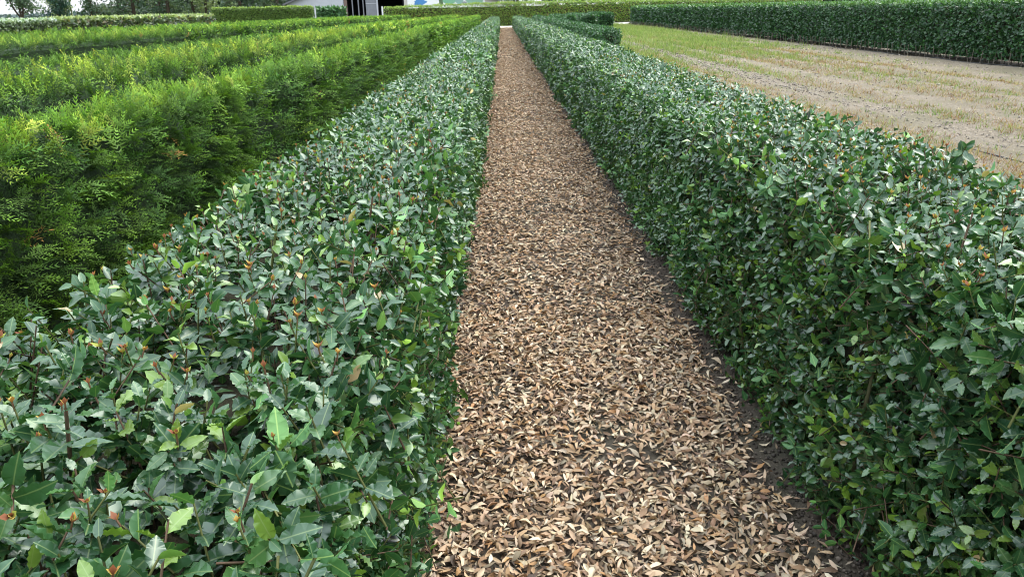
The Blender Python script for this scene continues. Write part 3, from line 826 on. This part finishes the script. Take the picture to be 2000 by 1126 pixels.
# ------------------------------------------------------------------ hedges and trees at the back
SILV = [(.34, .40, .34), (.26, .34, .24), (.12, .20, .09), (.42, .46, .40)]
leafy("silvery white variegated hedge at the far left, under the lone spreading tree", "silver_hedge", -25.4, -23.6, 26, 43.6, 1.40, .1, [("top", 1), ("xp", 1), ("yp", .4)], 420, .12, [(.05, .085, .03), (.16, .22, .12), (.03, .055, .02)], [4, 3, 3], 701, M_far, top_cols=SILV, wr=.36)
leafy("green hedge with a pale cream top, continuing the silvery hedge", "pale_topped_hedge", -25.2, -23.8, 44.2, 67.5, 1.40, .1, [("top", 1), ("xp", 1), ("ym", .4)], 380, .13, [(.05, .085, .03), (.09, .13, .05), (.035, .055, .025), (.11, .10, .05)], [4, 3, 3, 2], 711, M_far, top_cols=[(.24, .29, .13), (.30, .34, .18), (.18, .25, .09)], wr=.36)
BEECH = [(.10, .19, .022), (.14, .235, .026), (.065, .13, .02), (.19, .25, .03), (.15, .10, .035)]
def beech(label, loc, rz, ln, th, H, seed, cols=BEECH, w=(3, 3, 3, 2, 1), L=.11, dens=420, name="beech_hedge"):
    rot = Matrix.Translation(loc) @ Matrix.Rotation(rz, 4, 'Z')
    return leafy(label, name, 0, ln, 0, th, H, .08, [("top", 1), ("ym", 1.6), ("xm", .7), ("xp", .7)], dens, L, cols, w, seed, M_far, rot=rot, wr=.36, bump=.07, top_cols=[(.16, .24, .035), (.20, .28, .05)], grow=.05)
bh = beech("long yellow-green beech hedge behind the concrete road at the end of the path", (-10.2, 72.8, 0), R(33), 62, 1.0, 2.18, 721, dens=190)
for ch in bh.children:                       # the trim line climbs from the gate towards the path
    co = np.empty(len(ch.data.vertices) * 3, np.float32); ch.data.vertices.foreach_get("co", co); co = co.reshape(-1, 3)
    co[:, 2] *= .86 + .14 * np.clip(co[:, 0] / 14, 0, 1); ch.data.vertices.foreach_set("co", co.ravel()); ch.data.update()
beech("clipped green beech hedge left of the white barn wall", (-27.6, 78.0, 0), R(0), 9.5, 1.0, 2.08, 731, cols=[(.10, .17, .03), (.14, .21, .035), (.06, .12, .02)], w=(3, 2, 3))
for i, (x, c) in enumerate(((-19.95, "leftmost"), (-19.15, "second from the left"), (-18.35, "third from the left"), (-17.6, "rightmost"))):
    leafy("small upright clipped bush against the white barn wall, %s of four" % c, "clipped_bush", x, x + .66, 88, 88.7, 1.98, .05, [("top", 1), ("ym", 1.5), ("xm", .8), ("xp", .8)], 420, .12,
          [(.035, .10, .035), (.055, .135, .05), (.08, .17, .06)], [1, 1, 1], 741 + i * 10, M_far, group="bushes in front of the barn", bump=.08)["category"] = "bush"

M_steel = mottled("galvanised_post", (.42, .43, .44), (.56, .57, .58), scale=9, rough=.5, bump=.05, spec=.5)
for x, y, lab in ((-17.85, 78.3, "pale metal post at the end of the beech hedge by the barn"), (-10.55, 72.3, "pale metal gate post at the left end of the long beech hedge")):
    p = empty("gate_post", (x, y, 0)); tag(p, lab, "post")
    box("post", x - .06, x + .06, y - .06, y + .06, 0, 1.95, M_steel, p, .01)
    box("cap", x - .075, x + .075, y - .075, y + .075, 1.953, 1.985, M_steel, p, .008)

# ---- barn
M_wall = mottled("white_render", (.40, .405, .43), (.47, .475, .50), scale=1.2, bump=.05, rough=.8)
M_cream = mottled("cream_render", (.44, .41, .37), (.50, .47, .42), scale=1.2, bump=.05, rough=.8)
M_roof = mottled("grey_roof_sheet", (.10, .10, .11), (.17, .17, .18), scale=3, rough=.6, bump=.1)
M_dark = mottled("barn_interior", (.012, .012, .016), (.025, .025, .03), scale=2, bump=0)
M_frame = mottled("grey_door_frame", (.17, .175, .19), (.22, .225, .24), scale=3, bump=0, rough=.5)
M_panel = mottled("brick_pier", (.14, .10, .085), (.19, .14, .115), scale=6, bump=.1)
def flat(name, c, rough=.6):
    return mottled(name, tuple(x * .9 for x in c), c, scale=3, bump=0, rough=rough)
barn = empty("barn", (-12.7, 95, 0)); tag(barn, "low white barn with a dark open doorway and a painted wall", "barn")
XL, XR, YB = -24.8, -.6, 95.0
EZ, RZ, XM = 2.55, 7.0, -12.7
def wall_poly(name, pts, mat, y0=YB, y1=YB + .3):
    n = len(pts); v = [(x, y0, z) for x, z in pts] + [(x, y1, z) for x, z in pts]
    f = [tuple(range(n)), tuple(reversed(range(n, 2 * n)))] + [(i, i + n, (i + 1) % n + n, (i + 1) % n) for i in range(n)]
    return link(name, poly_mesh(name, v, f), barn, mat)
zr = lambda x: EZ + (RZ - EZ) * (1 - abs(x - XM) / (XM - XL))
wall_poly("wall", [(XL, 0), (-18.3, 0), (-18.3, zr(-18.3)), (XL, EZ)], M_wall)
wall_poly("wall", [(-11.3, 0), (XR, 0), (XR, EZ), (-11.3, zr(-11.3))], M_cream)
wall_poly("wall", [(-18.297, 3.4), (-11.303, 3.4), (-11.303, zr(-11.303)), (XM, RZ), (-18.297, zr(-18.297))], M_wall)
wall_poly("wall", [(XL, 0), (XR, 0), (XR, EZ), (XM, RZ), (XL, EZ)], M_wall, YB + 24, YB + 24.3)
box("side_wall", XL, XL + .3, YB + .303, YB + 23.997, 0, EZ, M_wall, barn)
box("side_wall", XR - .3, XR, YB + .303, YB + 23.997, 0, EZ, M_wall, barn)
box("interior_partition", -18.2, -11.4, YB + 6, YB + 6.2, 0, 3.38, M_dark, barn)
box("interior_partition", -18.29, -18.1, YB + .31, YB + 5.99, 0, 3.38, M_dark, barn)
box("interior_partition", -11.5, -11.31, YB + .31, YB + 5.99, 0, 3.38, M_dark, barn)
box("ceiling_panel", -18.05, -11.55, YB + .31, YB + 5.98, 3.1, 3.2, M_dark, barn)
for s in (-1, 1):
    xe = XL - .4 if s < 0 else XR + .4; ze = EZ - .15
    v = [(xe, YB - .5, ze), (XM, YB - .5, RZ + .02), (XM, YB + 24.8, RZ + .02), (xe, YB + 24.8, ze)]
    v += [(a, b, c + .18) for a, b, c in v]
    link("roof", poly_mesh("roof", v, [(0, 3, 2, 1), (4, 5, 6, 7), (0, 1, 5, 4), (1, 2, 6, 5), (2, 3, 7, 6), (3, 0, 4, 7)]), barn, M_roof)
box("brick_pier", -18.25, -17.9, YB - .02, YB + .25, 0, 3.39, M_panel, barn)
for x in (-17.3, -16.6, -16.05):
    box("door_post", x - .055, x + .055, YB + .02, YB + .2, 0, 3.38, M_frame, barn)
dr = box("sliding_door", -15.75, -14.55, YB + .05, YB + .13, .02, 3.37, M_frame, barn)
box("rail", -15.74, -14.56, YB + .03, YB + .047, 2.45, 2.5, M_wall, dr)
box("door_post", -14.52, -14.34, YB + .02, YB + .2, 0, 3.38, M_wall, barn)
# painted wall panel: plain patches of colour
mu = box("mural_panel", -10.9, -1.9, YB - .05, YB - .003, 1.0, 3.2, flat("mural_white", (.78, .78, .76)), barn)
def patch_mesh(name, cx, cz, rx, rz, colr, seed, y):
    g = np.random.default_rng(seed); n = 18; v = [(cx, y, cz)]
    for i in range(n):
        a = 6.2832 * i / n; q = g.uniform(.82, 1.15); v.append((cx + rx * q * math.cos(a), y, cz + rz * q * math.sin(a)))
    v2 = [(a, b + .02, c) for a, b, c in v]
    f = [(0, i + 1, (i + 1) % n + 1) for i in range(n)] + [(i + 1, i + 1 + n + 1, (i + 1) % n + 1 + n + 1, (i + 1) % n + 1) for i in range(n)]
    o = link(name, poly_mesh(name, v + v2, f), barn, flat(name + str(seed), colr))
    o.parent = mu; o.matrix_parent_inverse = Matrix.Translation(-Vector(barn.location)) if False else Matrix.Identity(4)
    return o
for i, (cx, cz, rx, rz, c) in enumerate(((-9.4, 2.45, .75, .38, (.08, .24, .50)), (-8.6, 2.2, .5, .25, (.80, .80, .80)), (-7.0, 2.5, .25, .5, (.10, .16, .08)), (-6.1, 2.7, .7, .5, (.20, .42, .26)),
                                         (-4.9, 2.6, .45, .42, (.24, .40, .34)), (-4.3, 2.35, .3, .16, (.28, .30, .30)), (-3.2, 2.6, 1.0, .45, (.25, .42, .30)))):
    patch_mesh("painted_patch", cx, cz, rx, rz, c, i + 1, YB - .075 - i * .003)

# ---- trees
def tree(label, x, y, h, z0, rx, cols, seed, nleaf=2600, leaf=.34, trunk=.22, style="round", fork=False, name="tree", ground_z=-.05):
    g = np.random.default_rng(seed); root = empty(name, (x, y, ground_z)); tag(root, label, "tree")
    sv, st = [], []
    def add(pts, rad, s=6):
        tv, tt = tube(pts, rad, s); o = len(sv); sv.extend(tv); st.extend([(a + o, b + o, c + o) for a, b, c in tt])
    top = h * .85
    tips = []
    if fork:
        add([(x, y, ground_z - .1), (x + .05, y, 1.5)], [trunk * 1.3, trunk])
        for dx in (-.9, .5, -.1):
            add([(x + .05, y, 1.4), (x + dx * .5, y + dx * .3, 2.4), (x + dx * 1.6, y + dx, top)], [trunk * .7, trunk * .5, .05])
    else:
        add([(x, y, ground_z - .1), (x + g.uniform(-.1, .1), y, h * .3), (x + g.uniform(-.3, .3), y, top)], [trunk * 1.3, trunk, .04], 7)
    nb = 26 if style != "spread" else 34
    for i in range(nb):
        f = (i + .5) / nb; zz = z0 + (h - z0) * f ** 1.1; az = g.uniform(0, 6.283)
        if style == "conifer": rr = rx * (1 - f) ** .8 + .3; dz = -rr * .28
        elif style == "spread": rr = rx * (1 - .5 * f) * g.uniform(.6, 1.1); dz = rr * .12
        else: rr = rx * math.sqrt(max(.05, 1 - (2 * f - .9) ** 2)) * g.uniform(.7, 1.05); dz = rr * .15
        p0 = Vector((x, y, max(zz - .4, .9))); p1 = Vector((x + rr * math.cos(az), y + rr * math.sin(az), zz + dz))
        pm = (p0 + p1) / 2 + Vector((0, 0, .15 * rr * (.5 if style != "conifer" else 1)))
        add([p0, pm, p1], [trunk * .28, trunk * .16, .012], 4)
        tips.append((pm, p1, rr))
    me = tri_mesh("trunk", np.array(sv, np.float32), np.array(st)); link("trunk", me, root, M_bark)
    acc = Acc(); per = nleaf // len(tips); cols = np.array(cols)
    for pm, p1, rr in tips:
        f = g.uniform(-.2, 1.1, (per, 1)); P = np.array(pm)[None] * (1 - f) + np.array(p1)[None] * f
        sp = np.array([.30, .30, .16 if style != "round" else .28]) * max(rr, .8) * .62
        P = P + g.normal(0, 1, (per, 3)) * sp
        if style == "conifer": P[:, 2] -= np.abs(g.normal(0, .35, per)) * f[:, 0]
        A = norm(g.normal(0, 1, (per, 3)) + np.array([0, 0, -.6 if style == "conifer" else .1])); N = norm(np.array([0, 0, 1.0]) + g.normal(0, .7, (per, 3))); N = norm(N - A * (N * A).sum(1, keepdims=True))
        L = leaf * g.uniform(.6, 1.4, per); cb = cols[g.integers(0, len(cols))] * g.uniform(.7, 1.35)
        cc = cb * g.uniform(.75, 1.3, (per, 1))
        v, t, uv = HOLLY[3][int(g.integers(0, 4))]
        acc.bake(v, t, P, frame(A, N), A, N, L * .34, L, cc)
    acc.build("crown", M_tree, root)
    return root

DG = [(.045, .078, .042), (.058, .095, .050), (.036, .065, .038)]
GG = [(.12, .165, .095), (.16, .205, .12), (.085, .125, .075)]  # distance haze put into these greyed leaf colours
GY = [(.18, .23, .10), (.22, .27, .13), (.14, .19, .08)]
tree("lone dark spreading tree with a forked trunk at the far left", -55.6, 95, 7.5, 2.3, 3.2, DG, 801, 3000, .26, .20, "spread", True)
tree("dark rounded bush-like tree just right of the lone spreading tree", -65.0, 120, 5.6, .6, 1.9, [(.025, .06, .045), (.03, .07, .05)], 802, 2600, .28, .14)
tree("thin bare-stemmed tree behind the dark rounded tree", -66.5, 127, 9, 3.4, 1.8, DG, 803, 700, .22, .10)
tree("pale yellow-green leafy tree at the left end of the wood", -66.0, 122, 9, .6, 2.3, GY, 804, 3000, .30, .18)
spec = [(-64.0, 128, "conifer", DG, "drooping dark conifer, first from the left in the wood"), (-61.0, 131, "conifer", GG, "drooping grey-green conifer, second from the left in the wood"),
        (-57.8, 129, "conifer", DG, "drooping dark conifer above the start of the pale-topped hedge"), (-54.8, 132, "round", GG, "grey-green broadleaf tree beside the third conifer"),
        (-52.0, 128, "conifer", DG, "dark conifer above the pale-topped hedge, between two grey-green broadleaf trees"), (-49.2, 131, "round", GG, "soft grey-green broadleaf tree above the middle of the pale-topped hedge"),
        (-46.4, 129, "round", GY, "lighter green broadleaf tree left of the clipped beech hedge"), (-43.8, 132, "round", GG, "grey-green broadleaf tree above the clipped beech hedge's left end"),
        (-41.0, 129, "conifer", DG, "dark conifer above the clipped beech hedge"), (-38.2, 132, "round", GG, "hazy green broadleaf tree above the clipped beech hedge's middle"),
        (-35.2, 129, "round", DG, "dark broadleaf tree right beside the barn roof")]
for i, (x, y, stl, cl, lab) in enumerate(spec):
    tree(lab, x, y, 11 + (i * 37 % 5), 1.0 if stl == "conifer" else .9, 2.7 + .3 * (i % 3), cl, 820 + i, 2700, .32, .24, stl)
tree("dark green tree rising behind the tall hedge on the right", 46, 116, 9, .8, 4.5, DG, 850, 2600, .36, .25)
tree("dark green tree rising behind the beech hedge right of the barn", 1.9, 102, 7, .6, 2.4, DG, 851, 2200, .3, .2)
tree("purple-leaved small tree peeping over the tall hedge", 27.5, 108, 3.6, .6, 1.1, [(.06, .02, .03), (.08, .03, .04)], 852, 900, .22, .12)

# undergrowth of the wood and the far woods on the horizon
def mass(name, label, x0, x1, y0, y1, h, n, leaf, cols, seed):
    g = np.random.default_rng(seed); acc = Acc(); cols = np.array(cols); hn = smooth_noise(seed, 8, 3 / (x1 - x0), 40 / (x1 - x0))
    x = g.uniform(x0, x1, n); y = g.uniform(y0, y1, n); z = g.uniform(0, 1, n) ** .8 * h * (.75 + .35 * hn(x, y * 0))
    A = norm(g.normal(0, 1, (n, 3))); N = norm(np.array([0, -.5, 1.0]) + g.normal(0, .6, (n, 3))); N = norm(N - A * (N * A).sum(1, keepdims=True))
    L = leaf * g.uniform(.6, 1.4, n); cc = cols[g.integers(0, len(cols), n)] * g.uniform(.7, 1.3, (n, 1))
    v, t, uv = HOLLY[3][0]
    acc.bake(v, t, np.stack([x, y, z], 1), frame(A, N), A, N, L * .4, L, cc)
    o = acc.build(name, M_tree, None, "stuff"); o["label"] = label
mass("undergrowth", "shrubby undergrowth below the wood behind the hedges", -68, -33, 133, 138, 3.6, 9000, .45, [(.065, .10, .075), (.085, .12, .085), (.05, .08, .065)], 861)
mass("distant_woods", "far bluish woods on the flat horizon at the left", -1150, -560, 1180, 1240, 7, 5000, 5.0, [(.07, .10, .11), (.06, .09, .10)], 862)  # bluish leaf colour stands in for haze over the distance
mass("shrub_belt", "dark shrubs behind the beech hedge and the tall hedge", 6, 75, 112, 118, 6, 9000, .6, [(.03, .06, .025), (.05, .085, .03)], 864)
mass("treeline", "dark trees far behind the wood and the barn", -70, -30, 150, 158, 9, 9000, .8, [(.05, .08, .06), (.065, .095, .07)], 863)

# ------------------------------------------------------------------ the dry field
def blade_tuft(n, r, spread, lean, wd=1.0):
    v, t, c = [], [], []
    for i in range(n):
        az = r.uniform(0, 6.283); p = Vector((r.uniform(-spread, spread), r.uniform(-spread, spread), 0)); l = r.uniform(.6, 1.1); ln = r.uniform(.1, lean)
        d = Vector((math.cos(az) * ln, math.sin(az) * ln, 1)).normalized() * l; s = Vector((-math.sin(az), math.cos(az), 0)) * .05
        o = len(v); s = s * wd; v += [tuple(p - s), tuple(p + s), tuple(p + d)]; t.append((o, o + 1, o + 2)); c += [(.7, .7, .7)] * 2 + [(1.15, 1.15, 1.1)]
    return np.array(v), np.array(t), np.array(c)
TUFT = [blade_tuft(4, tr, .6, 1.6, 1.2) for _ in range(6)]
DRYT = [blade_tuft(4, tr, .6, 2.2, .8) for _ in range(6)]
STRAW = [blade_tuft(5, tr, .5, 6.0) for _ in range(5)]
def field_plants():
    g = np.random.default_rng(91)
    wet = smooth_noise(93, 9, .08, .9)
    green, dry, straw = Acc(), Acc(), Acc()
    rows = ((3.9, .55), (4.85, .34), (6.28, .30), (7.65, .40), (8.75, .34), (9.75, .30))
    for kind, acc, n in (("green", green, 62000), ("dry", dry, 60000), ("straw", straw, 18000)):
        y = 4.5 + 72 * g.uniform(0, 1, n) ** 1.7; x = g.uniform(3.3, 11.9, n)
        inrow = np.zeros(n)
        for c, s in rows: inrow = np.maximum(inrow, np.exp(-((x - c) / s) ** 2))
        bare = np.exp(-((x - 5.62) / .25) ** 2) + np.exp(-((x - 6.95) / .2) ** 2) + np.clip((x - 10.6) / .6, 0, 1)
        w = wet(x * 1.5, y * .6); lush = np.clip((y - 9) / 22, 0, 1) - .09 * (x - 4.5) * np.clip(1.4 - y / 45, 0, 1)
        if kind == "green": pr = np.clip(.40 + .62 * lush + 1.1 * w, .10, 1) * np.clip(inrow + .12 + .75 * np.clip(lush, 0, 1), 0, 1) * np.clip(1 - bare * .9, 0, 1)
        elif kind == "dry": pr = np.clip(.95 - .6 * lush - .5 * w, .10, 1) * np.clip(inrow * 1.1, 0, 1) ** 1.4 * np.clip(1 - bare, 0, 1)
        else: pr = np.clip(.7 - bare * .5, .15, 1)
        m = g.uniform(0, 1, n) < pr; x, y = x[m], y[m]; k = len(x); far = np.clip(y / 16, .8, 3.0)
        P = np.stack([x, y, furrow(x, y) + .012], 1); yaw = g.uniform(0, 6.283, k)
        A = np.stack([np.cos(yaw), np.sin(yaw), np.zeros(k)], 1); N = np.tile(np.array([[0, 0, 1.0]]), (k, 1)); B = frame(A, N)
        if kind == "green": L = g.uniform(.04, .10, k) * far; cs = np.array([(.15, .225, .055), (.20, .27, .08), (.25, .28, .11), (.11, .18, .05)])
        elif kind == "dry": L = g.triangular(.04, .08, .16, k) * np.clip(far, 1, 1.6); cs = np.array([(.22, .12, .065), (.27, .17, .085), (.33, .25, .13), (.17, .09, .05), (.22, .22, .08)])
        else: L = g.uniform(.03, .09, k) * far; cs = np.array([(.45, .38, .26), (.36, .28, .18), (.52, .46, .34)])
        cc = cs[g.integers(0, len(cs), k)] * g.uniform(.75, 1.25, (k, 1)); tm = g.integers(0, 5, k)
        for ti, (v, t, c) in enumerate({"green": TUFT, "dry": DRYT, "straw": STRAW}[kind][:5]):
            s = tm == ti
            v2 = v.copy()
            acc.bake(v2, t, P[s], B[s], A[s], N[s], L[s] * 1.0, L[s], cc[s], c)
    tag(green.build("weeds", M_weed, FIELD, "stuff"))
    tag(dry.build("dry_stubble", M_weed, FIELD, "stuff"))
    tag(straw.build("straw", M_weed, FIELD, "stuff"))
field_plants()
g = np.random.default_rng(57)
y = 5 + 50 * g.uniform(0, 1, 8000) ** 1.8; x = g.uniform(3.3, 11.9, 8000)
x = np.where(g.uniform(0, 1, 8000) < .45, 5.62 + g.normal(0, .22, 8000), x)
crumbs("soil_clods", FIELD, M_twig, x, y, .012 + furrow(x, y), g.triangular(.005, .010, .032, 8000) * np.clip(y / 14, .7, 2), [(.14, .12, .095), (.19, .165, .135), (.24, .21, .175)], 58)

M_hose = mottled("black_hose", (.012, .012, .013), (.025, .025, .026), scale=20, rough=.5, bump=0)
def hose(label, x, y0, y1, seed, skew=0.0, z=.012, r=.011):
    g = np.random.default_rng(seed); n = int((y1 - y0) / .5); nzs = smooth_noise(seed, 6, .05, .3)
    ys = np.linspace(y0, y1, n); pts = []
    for y in ys:
        xx = x + skew * y + .04 * float(nzs(np.array(0.), np.array(y)))
        pts.append((xx, y, z - .021 + float(furrow(np.array(xx), np.array(y))) + r * .6 if x < 11 else z + r * .6 + float(furrow(np.array(xx), np.array(y)))))
    tv, tt = tube(pts, [r] * n, 6)
    o = link("drip_hose", tri_mesh("drip_hose", np.array(tv, np.float32), np.array(tt)), None, M_hose)
    tag(o, label, "hose", "irrigation hoses on the field")
hose("thin black drip hose lying on the dry field near the right holly hedge", 5.1, 5.5, 13.5, 5)
hose("thin black drip hose along the foot of the tall dark hedge", 12.0, 9, 60, 6, .006)
print("TRIANGLES", TRI_TOTAL[0])
